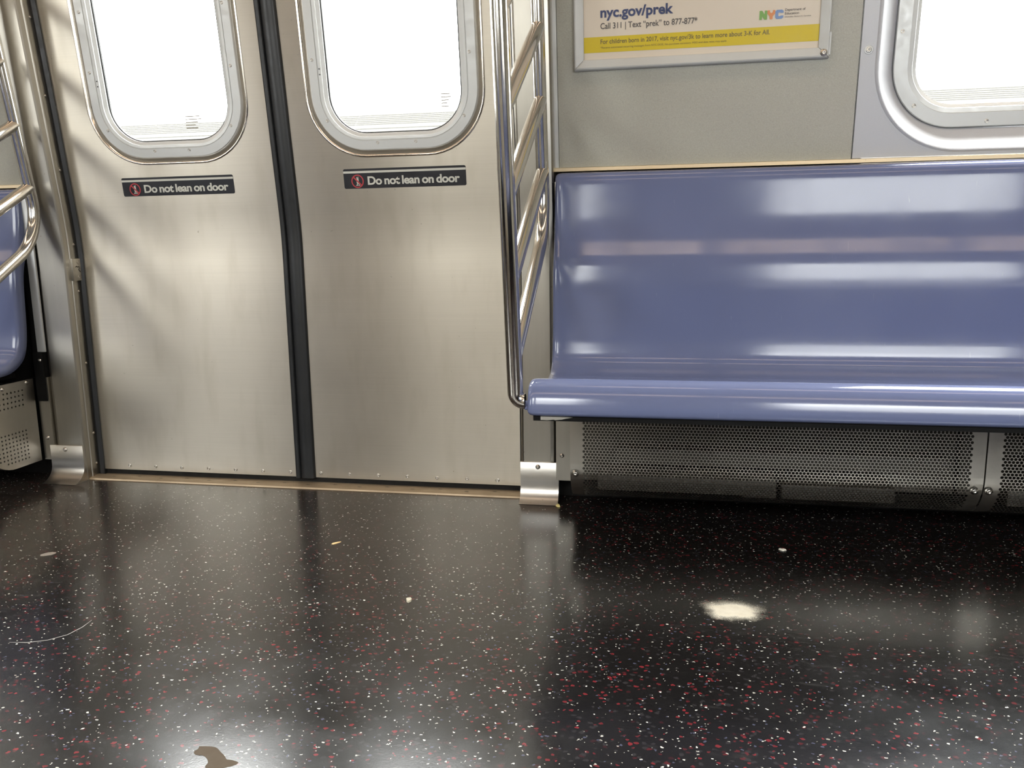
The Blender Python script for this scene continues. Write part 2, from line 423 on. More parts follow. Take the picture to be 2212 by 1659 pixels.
# ------------------------------------------------------------------ floor and ceiling
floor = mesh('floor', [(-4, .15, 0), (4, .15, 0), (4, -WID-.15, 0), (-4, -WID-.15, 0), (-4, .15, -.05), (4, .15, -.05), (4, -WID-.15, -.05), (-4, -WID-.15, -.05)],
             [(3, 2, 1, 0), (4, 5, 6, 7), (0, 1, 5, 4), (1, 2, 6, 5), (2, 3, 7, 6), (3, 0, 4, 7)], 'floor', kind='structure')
def arc_scratch():
    pts = [(-.106, -.955), (-.075, -.951), (-.046, -.938), (-.026, -.915), (-.020, -.885), (-.022, -.858)]
    v = []; f = []
    for i, (x, y) in enumerate(pts):
        a = pts[max(i-1, 0)]; b = pts[min(i+1, len(pts)-1)]; t = Vector((b[0]-a[0], b[1]-a[1])).normalized(); hw = .0011 if 0 < i < 5 else .0004
        v += [(x-t.y*hw, y+t.x*hw, .0004), (x+t.y*hw, y-t.x*hw, .0004)]
        if i: f.append((2*i-2, 2*i-1, 2*i+1, 2*i))
    mesh('scratch_mark', v, f, 'scratch', floor)
arc_scratch()
box('ceiling', (-4, -WID-.2, CEIL), (4, .2, CEIL+.05), 'ceiling', kind='structure')

def ceiling_lamp(x0, x1, y, label):
    t = root('ceiling_lamp', ((x0+x1)/2, y, CEIL), label=label, cat='light', group='strip lights along the ceiling')
    box('housing', (x0, y-.085, CEIL-.03), (x1, y+.085, CEIL), 'aluminium', t, .006)
    box('diffuser', (x0+.02, y-.07, CEIL-.045), (x1-.02, y+.07, CEIL-.0295), 'lamp', t, .006)
for side, y in (('near', -WID+.62), ('far', -.62)):
    for i in range(6):
        x0 = -3.6 + i*1.2
        ceiling_lamp(x0+.03, x0+1.17, y, 'warm strip light in the ceiling row above the %s benches' % ('facing' if side == 'far' else 'camera side'))

# ------------------------------------------------------------------ doors
def door_leaf(name, s):
    """s = -1 left leaf, +1 right leaf"""
    d = root(name, (s*.33, 0, 0), kind='structure')
    xin, xout = s*.0283, s*.668
    a, b = min(xin, xout), max(xin, xout)
    # lower sheet, bent inwards above hip height
    zs = [.0185, .1, .3, .5, .6] + [.62+.01*i for i in range(15)] + [.80, .84]
    v = []; f = []
    for z in zs: v += [(a, lean(z), z), (b, lean(z), z)]
    for i in range(len(zs)-1): f.append((2*i, 2*i+1, 2*i+3, 2*i+2))
    lo = mesh('leaf_panel', v, f, 'door_steel', d, smooth=True); solidify(lo, .03, -1).modifiers[0].use_rim = False
    cx = s*.311
    hw = dict(zb=.937, zt=1.63)
    def ring(e, dd, ez=None):   # e = growth from the glass edge
        ez = e if ez is None else ez
        return [on_door(dd)(x, z) for x, z in rrect(cx-.172-e, cx+.172+e, .937-e*.985, 1.63+e, .094+e*.98, 12)]
    hole = rrect(cx-.172-.061, cx+.172+.061, .877, 1.691, .154, 12)
    up = plate('leaf_upper_panel', [(a, .84), (b, .84), (b, 1.93), (a, 1.93)], [hole], on_door(), 'door_steel', d); solidify(up, .03, -1).modifiers[0].use_rim = False
    loft('window_bevel', [ring(.061, 0), ring(.0595, -.0022), ring(.057, -.0026), ring(.054, -.0005), ring(.050, .005), ring(.046, .0085), ring(.0425, .009)], 'bevel_steel', d, deg=60)
    loft('window_frame', [ring(.0430, .012), ring(.0430, -.001), ring(.0415, -.003), ring(.0205, -.003), ring(.0195, -.0005), ring(.018, .0), ring(.0175, -.0015), ring(.0105, -.0005), ring(.0100, .002), ring(.001, .006), ring(0, .012)], 'aluminium', d, deg=25)
    loft('window_gasket', [ring(.001, .009), ring(-.0025, .010), ring(-.003, .015)], 'rubber', d)
    g = rrect(cx-.176, cx+.176, .933, 1.634, .098, 10)
    pane = plate('window_pane', g, [], on_door(.012), 'glass', d); solidify(pane, .006, -1)
    nrm = (0, -1, -LEAN)
    for (x, z) in [(-.203, 1.257), (-.203, 1.112), (-.1785, .968), (-.050, .9115), (.050, .9115), (.1775, .967), (.1985, 1.11), (.197, 1.255), (-.203, 1.40), (.1985, 1.40)]:
        screw(on_door(-.0028)(cx+x, z), nrm, .0042, d)
    for k in range(7):
        x = -.551+.0841*k if s < 0 else .045+.0838*k
        screw((x, -.0002, .0313), (0, -1, 0), .0052, d)
    # two tiny breather holes on the frame edge
    for z in (1.078, 1.091):
        screw(on_door(-.0012)(cx-.187, z), nrm, .0017, d, 'breather_hole', 'flat', 'rubber')
    # rubber nosing
    x0, x1 = (-.0285, -.0135) if s < 0 else (-.0128, .0285)
    prof = [(x0, .004), (x0, -.004), (x0+.15*(x1-x0), -.009), (x0+.5*(x1-x0), -.010), (x0+.85*(x1-x0), -.008), (x1, -.002), (x1, .004)]
    zz = [.017, .3, .6] + [.62+.02*i for i in range(8)] + [1.0, 1.4, 1.93]
    loft('rubber_edge', [[(x, y+lean(z), z) for x, y in prof] for z in zz], 'rubber', d, deg=60)
    # etched stamp in the glass
    sx0 = cx+.043 if s < 0 else cx+.118
    bm = bmesh.new()
    for k in range(5):
        zt = (.995 if s < 0 else 1.02) - .0072*k; wd = (.042, .046, .036, .028, .034)[k] * (1 if s < 0 else .55)
        q = [bm.verts.new(on_door(.0113)(x, z)) for x, z in ((sx0, zt), (sx0+wd, zt), (sx0+wd, zt+.0026), (sx0, zt+.0026))]; bm.faces.new(q)
    from_bm('etched_stamp', bm, 'etch', d)
    return d
door_1 = door_leaf('door_1', -1)
door_2 = door_leaf('door_2', 1)

def lean_sign(label, x0, x1, z0, z1, tilt):
    """decal: black strip, white rule, red no-leaning symbol, lettering"""
    W, H = x1-x0, z1-z0
    t = root('warning_sign', ((x0+x1)/2, lean(z0), z0), label=label, cat='sign', group='no leaning decals on the doors')
    def fn(d): 
        def g(u, v):
            x = x0+u; z = z0+v+tilt*(u-W/2); return (x, lean(z)-d, z)
        return g
    c = .0045
    o = plate('backing', rrect(0, W, 0, H, c, 5), [], fn(.0004), 'sign_black', t)
    mesh('white_rule', [fn(.0009)(u, v) for u, v in ((.0003, H*.775), (W-.0003, H*.775), (W-.0003, H*.885), (.0003, H*.885))], [(0, 1, 2, 3)], 'sign_white', t)
    # symbol
    cu, cv, R = .0372, H*.37, H*.34
    n = 36; v = []; f = []
    for k in range(n):
        a = 2*math.pi*k/n
        v += [fn(.0012)(cu+R*math.cos(a), cv+R*math.sin(a)), fn(.0012)(cu+R*.83*math.cos(a), cv+R*.83*math.sin(a))]
    for k in range(n): f.append((2*k, 2*((k+1) % n), 2*((k+1) % n)+1, 2*k+1))
    b = len(v); q = .075*R
    for du, dv in ((-.62, .62), (.62, -.62)):
        v += [fn(.0012)(cu+R*du-q*1.0, cv+R*dv-q*1.0), fn(.0012)(cu+R*du+q*1.0, cv+R*dv+q*1.0)]
    f.append((b, b+1, b+3, b+2))
    sy = mesh('prohibition_ring', v, f, 'sign_red', t)
    bm = bmesh.new()
    def poly(pts): bm.faces.new([bm.verts.new(fn(.0009)(cu+R*p[0], cv+R*p[1])) for p in pts])
    poly([(.12*math.cos(2*math.pi*k/12)-.05, .12*math.sin(2*math.pi*k/12)+.50) for k in range(12)])      # head
    poly([(-.12, .38), (.10, .40), (.16, -.02), (-.02, -.10), (-.14, .05)])                               # trunk
    poly([(.10, .70), (.17, .70), (.18, -.05), (.12, -.05)])                                              # door edge it leans on
    poly([(-.14, .02), (.14, -.02), (.18, -.28), (.05, -.30), (-.18, -.22)])
    poly([(-.10, -.24), (.04, -.28), (-.06, -.60), (-.20, -.60)])
    poly([(.06, -.28), (.18, -.26), (.28, -.60), (.17, -.60)])
    poly([(-.34, -.60), (.40, -.60), (.40, -.66), (-.34, -.66)])
    from_bm('leaning_figure', bm, 'sign_white', t)
    text_mesh('lettering', 'Do not lean on door', 'sign_white', t, fn(.0010), .0645, W-.0165, H*.19, H*.42, .030, .95, .78)
    return t
lean_sign('black Do not lean on door sign on the left door leaf', -.4775, -.148, .797, .8455, .003)
lean_sign('black Do not lean on door sign on the right door leaf, nearer the bench', .1605, .485, .8015, .8505, .003)

# door sill
sill = root('trim_1', (0, -.03, 0), kind='structure')
loft('sill_plate', [[(x, -.052, 0), (x, -.050, .004), (x, -.046, .0055), (x, -.012, .0065), (x, -.010, .003), (x, .03, .003), (x, .03, 0)] for x in (-.66, .63)], 'sill_steel', sill, deg=30)
box('gap_backing', (-.66, .008, 0), (.63, .03, .032), 'dark_void', sill)  # black backing added under the leaves to block outside light and darken the gap
bm = bmesh.new()
for k in range(16):
    x = -.58+.075*k; y = -.030 + (.006 if k % 2 else -.004)
    q = [bm.verts.new((x+a, y+b, .0072)) for a, b in ((-.006, -.0015), (.004, -.0015), (.006, .0015), (-.004, .0015))]; bm.faces.new(q)
from_bm('tread_marks', bm, 'dark_hole', sill)

# ------------------------------------------------------------------ door posts (jamb covers)
def post(name, prof, zs):
    t = root(name, (sum(p[0] for p in prof)/len(prof), -.05, 0), kind='structure')
    loft('cover', [[(x, y+lean(z), z) for x, y in prof] for z in zs], 'post_steel', t, closed=True, deg=14)
    return t
ZS = [.0, .3, .6] + [.62+.02*i for i in range(8)] + [1.0, 1.4, 1.95]
rp = post('trim_2', [(.623, .02), (.623, -.056), (.626, -.060), (.700, -.060), (.7085, -.057), (.7125, -.050), (.714, -.04), (.714, .02)], ZS)
loft('edge_seam', [[(x, y+lean(z), z) for x, y in ((.6262, -.0604), (.6285, -.0622), (.6305, -.0604))] for z in ZS[:]], 'post_steel', rp)
lp = post('trim_3', [(-.647, .02), (-.647, -.056), (-.650, -.060), (-.727, -.060), (-.735, -.057), (-.739, -.050), (-.740, -.04), (-.740, .02)], ZS)
loft('reveal_bead', [[(x, y+lean(z), z) for x, y in ((-.647, -.040), (-.6445, -.0385), (-.6435, -.035), (-.6445, -.0315), (-.647, -.030))] for z in ZS], 'post_steel', lp)
for z in (.04, .13, .335, .54, .67, .87, 1.06, 1.25):
    screw((-.6468, -.016+lean(z), z), (1, 0, 0), .0032, lp, 'screw', 'dome')
# black seals between leaves and posts
for s, x0, x1 in ((-1, -.648, -.633), (1, .612, .624)):
    o = loft('trim_4' if s < 0 else 'trim_5', [[(x, y+lean(z), z) for x, y in ((x0, .01), (x0, -.008), ((x0+x1)/2, -.011), (x1, -.004), (x1, .01))] for z in ZS], 'rubber', None)
    o['kind'] = 'structure'
# strike plate on the left reveal
t = root('strike_plate', (-.645, -.017, .57), label='small steel strike plate screwed to the left door jamb', cat='plate')
box('plate', (-.6475, -.041, .570), (-.6385, .004, .6315), 'post_steel', t, .0015)
for z in (.581, .622): screw((-.6383, -.020, z), (1, 0, 0), .004, t)
tube('scribble', [(-.6384, -.030, .6075), (-.6384, -.026, .6100), (-.6384, -.022, .6075), (-.6384, -.016, .6085), (-.6384, -.0155, .604), (-.6384, -.018, .600), (-.6384, -.013, .594)], .0011, 'black', t, seg=6)

# kick plates
def kick(label, x0, x1, toe):
    t = root('kick_plate', ((x0+x1)/2, -.08, 0), label=label, cat='kick plate', group='kick plates at the door posts')
    sec = [(-.0585, .1035), (-.0655, .1035), (-.0665, .1025), (-.0665, .05)]
    n = 8
    for k in range(n+1):   # flare out to the floor
        a = math.radians(80*k/n); R = .040; sec.append((-.0665 - (toe-.0665)*(1-math.cos(a))/(1-math.cos(math.radians(80))), .044*(1-math.sin(a)/math.sin(math.radians(80))) + .0008))
    back = [(-toe+.004, .0), (-.058, .0)]
    loft('plate', [[(x, y, z) for y, z in sec+back] for x in (x0, x0+.0006, x1-.0006, x1)], 'kick_steel', t, deg=50)
    bm = bmesh.new(); bm.from_mesh(bpy.data.objects[t.children[0].name].data)
    bmesh.ops.holes_fill(bm, edges=[e for e in bm.edges if e.is_boundary]); bmesh.ops.recalc_face_normals(bm, faces=bm.faces); bm.to_mesh(t.children[0].data); bm.free()
    sharp(t.children[0], 50)
    screw(((x0+x1)/2-.004, -.0667, .091), (0, -1, 0), .0048, t, 'screw', 'dome')
kick('curved steel kick plate at the floor beside the right bench', .6225, .7215, .100)
kick('curved steel kick plate at the floor left of the doors', -.753, -.648, .112)

# ------------------------------------------------------------------ side walls (wall_back faces the camera)
def side_wall(s, name):
    """everything of the wall on one side of the doors; s = +1 right, -1 left"""
    X = lambda a, b: (min(s*a, s*b), max(s*a, s*b))
    wl = root(name, (s*2.2, 0, 0), kind='structure')
    def pl(nm, a, b, z0, z1, d, mat, holes=(), th=.012):
        x0, x1 = X(a, b); fn = on_wall(d) if z0 > .8 else (lambda x, z: (x, WOFF+d, z))
        o = plate(nm, [(x0, z0), (x1, z0), (x1, z1), (x0, z1)], list(holes), fn, mat, wl); solidify(o, th, -1); return o
    pl('upper_panel', .7235, 1.3905, .834, 1.93, 0, 'panel')
    pl('edge_strip', *((.712, .7225, .834) if s > 0 else (.7405, .757, .834)), 1.93, -.004, 'aluminium', th=.02)
    pl('backing', .66, 1.42, .80, 1.93, .016, 'black')
    pl('lower_backing', .66, 4.0, .0, .80, .012, 'dark_void')
    pl('end_panel', 2.868, 4.0, .80, 1.93, 0, 'panel')
    # small plate between post and heater
    x0, x1 = X(.716, .7585) if s > 0 else X(.739, .7740); fy_ = -.074 if s > 0 else -.066
    o = plate('filler_plate', [(x0, .06), (x1, .06), (x1, .80 if s > 0 else .30), (x0, .80 if s > 0 else .30)], [], lambda x, z: (x, fy_, z), 'post_steel', wl); solidify(o, .02, -1)
    screw(((x0+x1)/2 - (.006 if s > 0 else 0), fy_-.0005, .125), (0, -1, 0), .0042, wl, 'screw', 'dome')
    return wl
side_wall(1, 'wall_back')
wl_l = side_wall(-1, 'wall_back_left')

def seat_window(s, name):
    wn = root(name, (s*2.13, 0, 1.3), kind='structure')
    c = 2.13; gx = .604; z0, z1 = .9535, 1.625
    X = lambda a, b: (min(s*a, s*b), max(s*a, s*b))
    def loop(ex, ez, r): 
        a, b = X(c-gx-ex, c+gx+ex); return rrect(a, b, z0-ez, z1+ez, r, 16)
    def ring(ex, ez, r, d): return [on_wall(d)(x, z) for x, z in loop(ex, ez, r)]
    a, b = X(1.3935, 2.8665)
    o = plate('surround_panel', [(a, .8365), (b, .8365), (b, 1.93), (a, 1.93)], [loop(.101, .110, .190)], on_wall(0), 'lilac', wn); solidify(o, .012, -1)
    loft('moulded_rim', [ring(.101, .110, .190, 0), ring(.0995, .1085, .1885, -.0025), ring(.0965, .106, .186, -.004), ring(.0935, .103, .183, -.0025), ring(.091, .1005, .180, .001),
                         ring(.073, .083, .162, .027), ring(.057, .059, .144, .050), ring(.0520, .053, .139, .056), ring(.0505, .0515, .137, .08)], 'lilac', wn, deg=50)
    loft('window_frame', [ring(.051, .052, .1375, .072), ring(.051, .052, .1375, .052), ring(.0495, .0505, .136, .050), ring(.021, .022, .104, .050), ring(.0195, .0205, .102, .052), ring(.0105, .0105, .093, .0535), ring(.0095, .0095, .092, .055), ring(.001, .001, .084, .060), ring(0, 0, .083, .066)], 'aluminium', wn, deg=22)
    ga, gb = X(c-gx-.004, c+gx+.004)
    pane = plate('window_pane', rrect(ga, gb, z0-.004, z1+.004, .086, 10), [], on_wall(.063), 'glass', wn); solidify(pane, .006, -1)
    nrm = (0, -1, -LEAN)
    for x, z in [(1.4875, 1.107), (1.4865, 1.31), (1.5265, .9505), (1.682, .9125), (2.0, .9115), (2.4, .9115)]:
        screw(on_wall(.0498)(s*x, z), nrm, .0046, wn)
    screw(on_wall(-.0003)(s*1.4095, 1.0635), nrm, .0095, wn, 'fastener', 'flat', 'aluminium'); screw(on_wall(-.0012)(s*1.4095, 1.0635), nrm, .0055, wn, 'fastener', 'flat')
    return wn
window_1 = seat_window(1, 'window_1')
window_2 = seat_window(-1, 'window_2')

for s, nm in ((1, 'trim_6'), (-1, 'trim_7')):
    a, b = min(s*.7135, s*3.56), max(s*.7135, s*3.56)
    tr = loft(nm, [[(x, -.030, .8235), (x, -.051, .8235), (x, -.053, .8255), (x, -.051, .8335), (x, -.048, .8350), (x, -.036, .8355)] for x in (a, b)], 'brass_trim', deg=30); tr['kind'] = 'structure'
box('trim_8', (-.66, -.20, 1.92), (.66, .03, CEIL), 'ceiling', kind='structure')
for s in (-1, 1):
    a, b = min(s*.66, s*4), max(s*.66, s*4)
    box('trim_9' if s > 0 else 'trim_10', (a, -.20, 1.915), (b, .03, CEIL), 'panel', kind='structure')
box('wall_left', (-4.05, -WID-.2, 0), (-4.0, .2, CEIL), 'panel', kind='structure')
box('wall_right', (4.0, -WID-.2, 0), (4.05, .2, CEIL), 'panel', kind='structure')

# ------------------------------------------------------------------ benches
def interp(tab, t):
    for (a, va), (b, vb) in zip(tab, tab[1:]):
        if t <= b:
            k = (t-a)/(b-a); k = max(0, min(1, k)); return va+(vb-va)*(k*k*(3-2*k)*.5+k*.5)
    return tab[-1][1]
def catmull(P, n=5):
    out = []
    for i in range(len(P)-1):
        p0, p1, p2, p3 = P[max(i-1, 0)], P[i], P[i+1], P[min(i+2, len(P)-1)]
        for k in range(n):
            t = k/n
            out.append(tuple(.5*((2*p1[j]) + (-p0[j]+p2[j])*t + (2*p0[j]-5*p1[j]+4*p2[j]-p3[j])*t*t + (-p0[j]+3*p1[j]-3*p2[j]+p3[j])*t**3) for j in range(2)))
    out.append(P[-1]); return out
def seat_profile():
    tilt = [(.376, 38), (.385, 25), (.395, 17), (.41, 11.5), (.43, 7), (.46, 4), (.50, 3), (.54, 3.5), (.565, 5.5), (.585, 8), (.60, 11.5), (.615, 15.5), (.63, 18.5), (.65, 18), (.67, 15), (.70, 10.5),
            (.73, 7), (.755, 5), (.775, 4.5), (.788, 6), (.798, 10), (.806, 18), (.812, 32), (.817, 52), (.8205, 70), (.822, 80)]
    y, z = -.1485, .376; back = [(y, z)]
    while z < .8215:
        dz = .004 if z < .79 else .0015
        y += math.tan(math.radians(interp(tilt, z+dz/2)))*dz; z += dz; back.append((y, z))
    back = back[::1]
    pan = catmull([(-.470, .3175), (-.490, .3178), (-.502, .3195), (-.5085, .3245), (-.5098, .332), (-.5085, .342), (-.5055, .353), (-.5015, .3625), (-.496, .3715), (-.488, .3800), (-.477, .3860), (-.464, .3885),
                   (-.445, .3850), (-.415, .3775), (-.38, .3690), (-.33, .3605), (-.28, .3555), (-.235, .3535), (-.20, .3545), (-.18, .358), (-.163, .3655), (-.1485, .376)], 5)
    return pan[:-1]+back
SEAT = seat_profile()
def bench(s, label, xa=.71, xb=3.56):
    t = root('bench', (s*(xa+xb)/2, -.28, 0), label=label, cat='bench', group='blue moulded benches')
    n = len(SEAT); nr = []
    for i in range(n):
        a, b = SEAT[max(i-1, 0)], SEAT[min(i+1, n-1)]; tx, tz = b[0]-a[0], b[1]-a[1]; l = math.hypot(tx, tz)
        nr.append((-tz/l, tx/l))      # towards the sitter / upwards
    secs = [(0.0, -.030), (0.0, -.014), (.0008, -.009), (.003, -.0045), (.0065, -.0018), (.012, -.0004), (.020, 0)]
    secs = [(xa+a, b) for a, b in secs] + [(xa+.4, 0), (xa+1.0, 0), (xa+1.6, 0), (xb-1.0, 0), (xb-.3, 0)] + [(xb-a, b) for a, b in reversed(secs)]
    sm = lambda i: 1.0
    rings = [[(s*x, SEAT[i][0]+nr[i][0]*d*sm(i), SEAT[i][1]+nr[i][1]*d*sm(i)) for i in range(n)] for x, d in secs]
    sh = loft('seat_shell', rings, 'seat', t, closed=False, deg=60)
    bm = bmesh.new(); bm.from_mesh(sh.data); bm.normal_update()
    f0 = max(bm.faces, key=lambda f: f.calc_area())
    if sum((f.normal.y*f.calc_area() for f in bm.faces)) > 0: bmesh.ops.reverse_faces(bm, faces=bm.faces)
    bm.to_mesh(sh.data); bm.free(); solidify(sh, .005, -1)
    X = lambda a, b: (min(s*a, s*b), max(s*a, s*b))
    a, b = X(xa+.012, xb-.012)
    box('front_rail', (a, -.497, .3085), (b, -.460, .3190), 'black', t)
    a, b = X(xa+.045, xb-.045); box('under_frame', (a, -.465, .3060), (b, -.11, .318), 'black', t)
    # black end bracket behind the shell
    for e in (xa+.018, xb-.028):
        a, b = X(e, e+.010)
        v = [(-.058, .78), (-.082, .62), (-.105, .46), (-.135, .365), (-.23, .335), (-.44, .330), (-.45, .300), (-.05, .300), (-.035, .78)]
        loft('end_bracket', [[(x, y+.004, z) for y, z in v] for x in (a, b)], 'black', t)
        o = t.children[-1]; bmm = bmesh.new(); bmm.from_mesh(o.data); bmesh.ops.holes_fill(bmm, edges=[q for q in bmm.edges if q.is_boundary]); bmesh.ops.recalc_face_normals(bmm, faces=bmm.faces); bmm.to_mesh(o.data); bmm.free()
    return t
bench_r = bench(1, 'glossy blue moulded bench along the wall right of the doors', .7152)
bench_l = bench(-1, 'blue moulded bench end cut off at the left edge of the photo', .755)
# torn tape under the lip of the right bench
bm = bmesh.new()
q = [(.742, .3175), (.742, .3105), (.755, .3100), (.768, .3115), (.772, .3105), (.785, .3120), (.792, .3140), (.800, .3155), (.806, .3165), (.790, .3172)]
bm.faces.new([bm.verts.new((x, -.4975, z)) for x, z in q])
o = from_bm('torn_tape', bm, 'tape', bench_r)
solidify(o, .0006)

# ------------------------------------------------------------------ heaters under the benches
HP = []
def heater_section():
    pts = [(-.27, .285), (-.27, .16)]
    for k in range(1, 13):
        a = math.radians(90*k/12); pts.append((-.17-.1*math.cos(a), .16-.1*math.sin(a)))
    pts.append((-.075, .06)); return pts
HSEC = heater_section()
def hpoint(l):
    """point on the heater cover section at arc length l from the top"""
    for (a, b) in zip(HSEC, HSEC[1:]):
        d = math.dist(a, b)
        if l <= d: k = l/d; return (a[0]+(b[0]-a[0])*k, a[1]+(b[1]-a[1])*k)
        l -= d
    return HSEC[-1]
def perforated_cover(parent, xa, xb, ya, yb):
    """sheet with staggered round holes between xa..xb, plain margins out to ya, yb"""
    p = .00765; rh = p*.866; r = p*.415; L = sum(math.dist(a, b) for a, b in zip(HSEC, HSEC[1:]))-.05
    rows = int(L/rh); cols = int((xb-xa)/p); p = (xb-xa)/(cols+.5)
    verts = []; faces = []
    def P(x, l): y, z = hpoint(l); return (x, y, z)
    out12 = [(.5, 0), (.5, .25), (.5, .5), (.17, .5), (-.17, .5), (-.5, .5), (-.5, .25), (-.5, 0), (-.5, -.25), (-.5, -.5), (-.17, -.5), (.17, -.5), (.5, -.5), (.5, -.25)]
    angs = [math.atan2(v*rh, u*p) for u, v in out12]
    m = len(out12)
    for j in range(rows):
        l0 = j*rh+rh/2; off = p/2 if j % 2 else 0
        for i in range(cols):
            cx = xa + off + (i+.5)*p; b = len(verts)
            for u, v in out12: verts.append(P(cx+u*p, max(0, l0+v*rh)))
            for a in angs: verts.append(P(cx+r*math.cos(a), l0+r*math.sin(a)))
            for k in range(m): faces.append((b+k, b+(k+1) % m, b+m+(k+1) % m, b+m+k))
        for x0, x1 in ((ya, xa+off), (xa+off+cols*p, yb)):
            b = len(verts)
            for l in (l0-rh/2, l0+rh/2): verts.extend([P(x0, max(0, l)), P(x1, max(0, l))])
            faces.append((b, b+1, b+3, b+2))
    b = len(verts)
    for l in (rows*rh, rows*rh+.05): verts.extend([P(ya, l), P(yb, l)])
    faces.append((b, b+1, b+3, b+2))
    o = mesh('perforated_sheet', verts, faces, 'grille_steel', parent)
    me = o.data
    if sum(f.normal.y*f.area for f in me.polygons) > 0: me.flip_normals()
    return o
def heater(s, xa, xb, label, holes=True, screws=()):
    t = root('heater_cover', (s*(xa+xb)/2, -.17, .06), label=label, cat='heater cover', group='steel heater covers under the benches')
    X = lambda a, b: (min(s*a, s*b), max(s*a, s*b)); a, b = X(xa, xb)
    if holes: perforated_cover(t, a+.0275, b-.0245, a, b)
    else:
        o = loft('front_sheet', [[(x, y, z) for y, z in HSEC] for x in (a, b)], 'endplate_steel', t, closed=False, deg=30)
    box('inner_back', (a+.004, -.105, .075), (b-.004, -.090, .285), 'dark_hole', t)
    if holes:
        box('heating_element', (a+.10, -.215, .150), (b-.05, -.150, .185), 'dark_hole', t, .004)
        box('lower_shelf', (a+.06, -.232, .088), (b-.42, -.120, .125), 'dark_hole', t, .003)
        box('lower_shelf', (a+.47, -.232, .084), (b-.16, -.120, .118), 'dark_hole', t, .003)
        box('junction_box', (a+.385, -.225, .082), (a+.46, -.150, .128), 'dark_hole', t, .003)
    for x, z in screws: screw((s*x, -.2702, z), (0, -1, 0), .0062, t, 'screw', 'dome')
    return t
heater(1, .7745, 1.6425, 'perforated steel heater cover under the right bench, nearest the doors', True, [(.7865, .137), (1.626, .1315)])
heater(1, 1.6455, 2.51, 'perforated steel heater cover cut off by the right edge of the photo', True, [(1.654, .1315), (2.50, .1315)])
hl = heater(-1, .7765, 1.64, 'dotted heater end plate under the left bench at the photo edge', False)
def end_plate():
    outer = [(y+.002 if i else y, z) for i, (y, z) in enumerate(HSEC)]
    outer = list(HSEC) + [(-.075, .298)]
    outer[0] = (-.27, .298)
    holes = []
    def hole(y, z): holes.append([(y+.0026*math.cos(2*math.pi*k/10), z+.0026*math.sin(2*math.pi*k/10)) for k in range(10)])
    for r in range(4):
        for c in range(10): hole(-.118-.0135*c - (.001*r), .272-.0135*r)
    for r in range(8):
        for c in range(11):
            y, z = -.121-.0125*c, .158-.0112*r
            dz = math.hypot(y+.17, z-.16)
            if z > .072 and (y > -.17 or dz < .088) and y > -.262: hole(y, z)
    o = plate('end_plate', outer, holes, lambda y, z: (-.7765, y, z), 'endplate_steel', hl, face=(1, 0, 0)); solidify(o, .002, -1)
    box('inner_side', (-.800, -.26, .08), (-.797, -.08, .285), 'dark_void', hl)
    screw((-.7764, -.100, .291), (1, 0, 0), .0045, hl, 'screw', 'dome'); screw((-.7764, -.187, .286), (1, 0, 0), .0045, hl, 'screw', 'dome')
end_plate()
# filler details at the left bench end
box('strip', (-.7580, -.0680, .373), (-.7335, -.0615, .80), 'aluminium', wl_l, .001)
box('upper_strip', (-.7560, -.0600, .745), (-.7405, -.030, .84), 'aluminium', wl_l, .001)
box('black_side', (-.7740, -.0660, .301), (-.7405, -.050, .80), 'black', wl_l)
box('black_foot', (-.7720, -.0720, .232), (-.7425, -.0615, .3725), 'black', wl_l, .002)
screw((-.7500, -.0722, .350), (0, -1, 0), .0036, wl_l, 'screw', 'dome')

# ------------------------------------------------------------------ windscreen grab rails at the bench ends
def grab_rail(s, x, label):
    t = root('grab_rail', (s*x, -.5, .33), label=label, cat='grab rail', group='tubular grab rails at the bench ends')
    r = .0158; X = s*x
    fy = lambda z: -.494 - .149*(z-.40)
    ry = lambda z: -.079 - .165*(z-.69)
    tube('front_pole', [(X, fy(CEIL), CEIL), (X, fy(.345), .345), (s*(.7093 if s > 0 else .7475), fy(.345), .345)], r, 'tube_steel', t, [0, .0188, 0], 28, n=14)
    # rear post bends into the lowest diagonal
    zt = 1.46
    tube('rear_post', [(X, fy(zt+.06)+.005, zt+.06), (X, ry(zt), zt), (X, ry(.690)+.002, .690), (X, fy(.437)+.004, .437)], r*.97, 'tube_steel', t, [0, .06, .15, 0], 28, n=14)
    for z1, z0 in ((1.302, 1.0605), (1.133, .895), (.979, .744), (.821, .587)):
        tube('rung', [(X, ry(z1), z1), (X, fy(z0), z0)], r*.97, 'tube_steel', t, None, 28)
    return t
grab_rail(1, .690, 'polished steel grab rail at the end of the right bench')
grab_rail(-1, .699, 'polished steel grab rail at the end of the left bench, at photo edge')

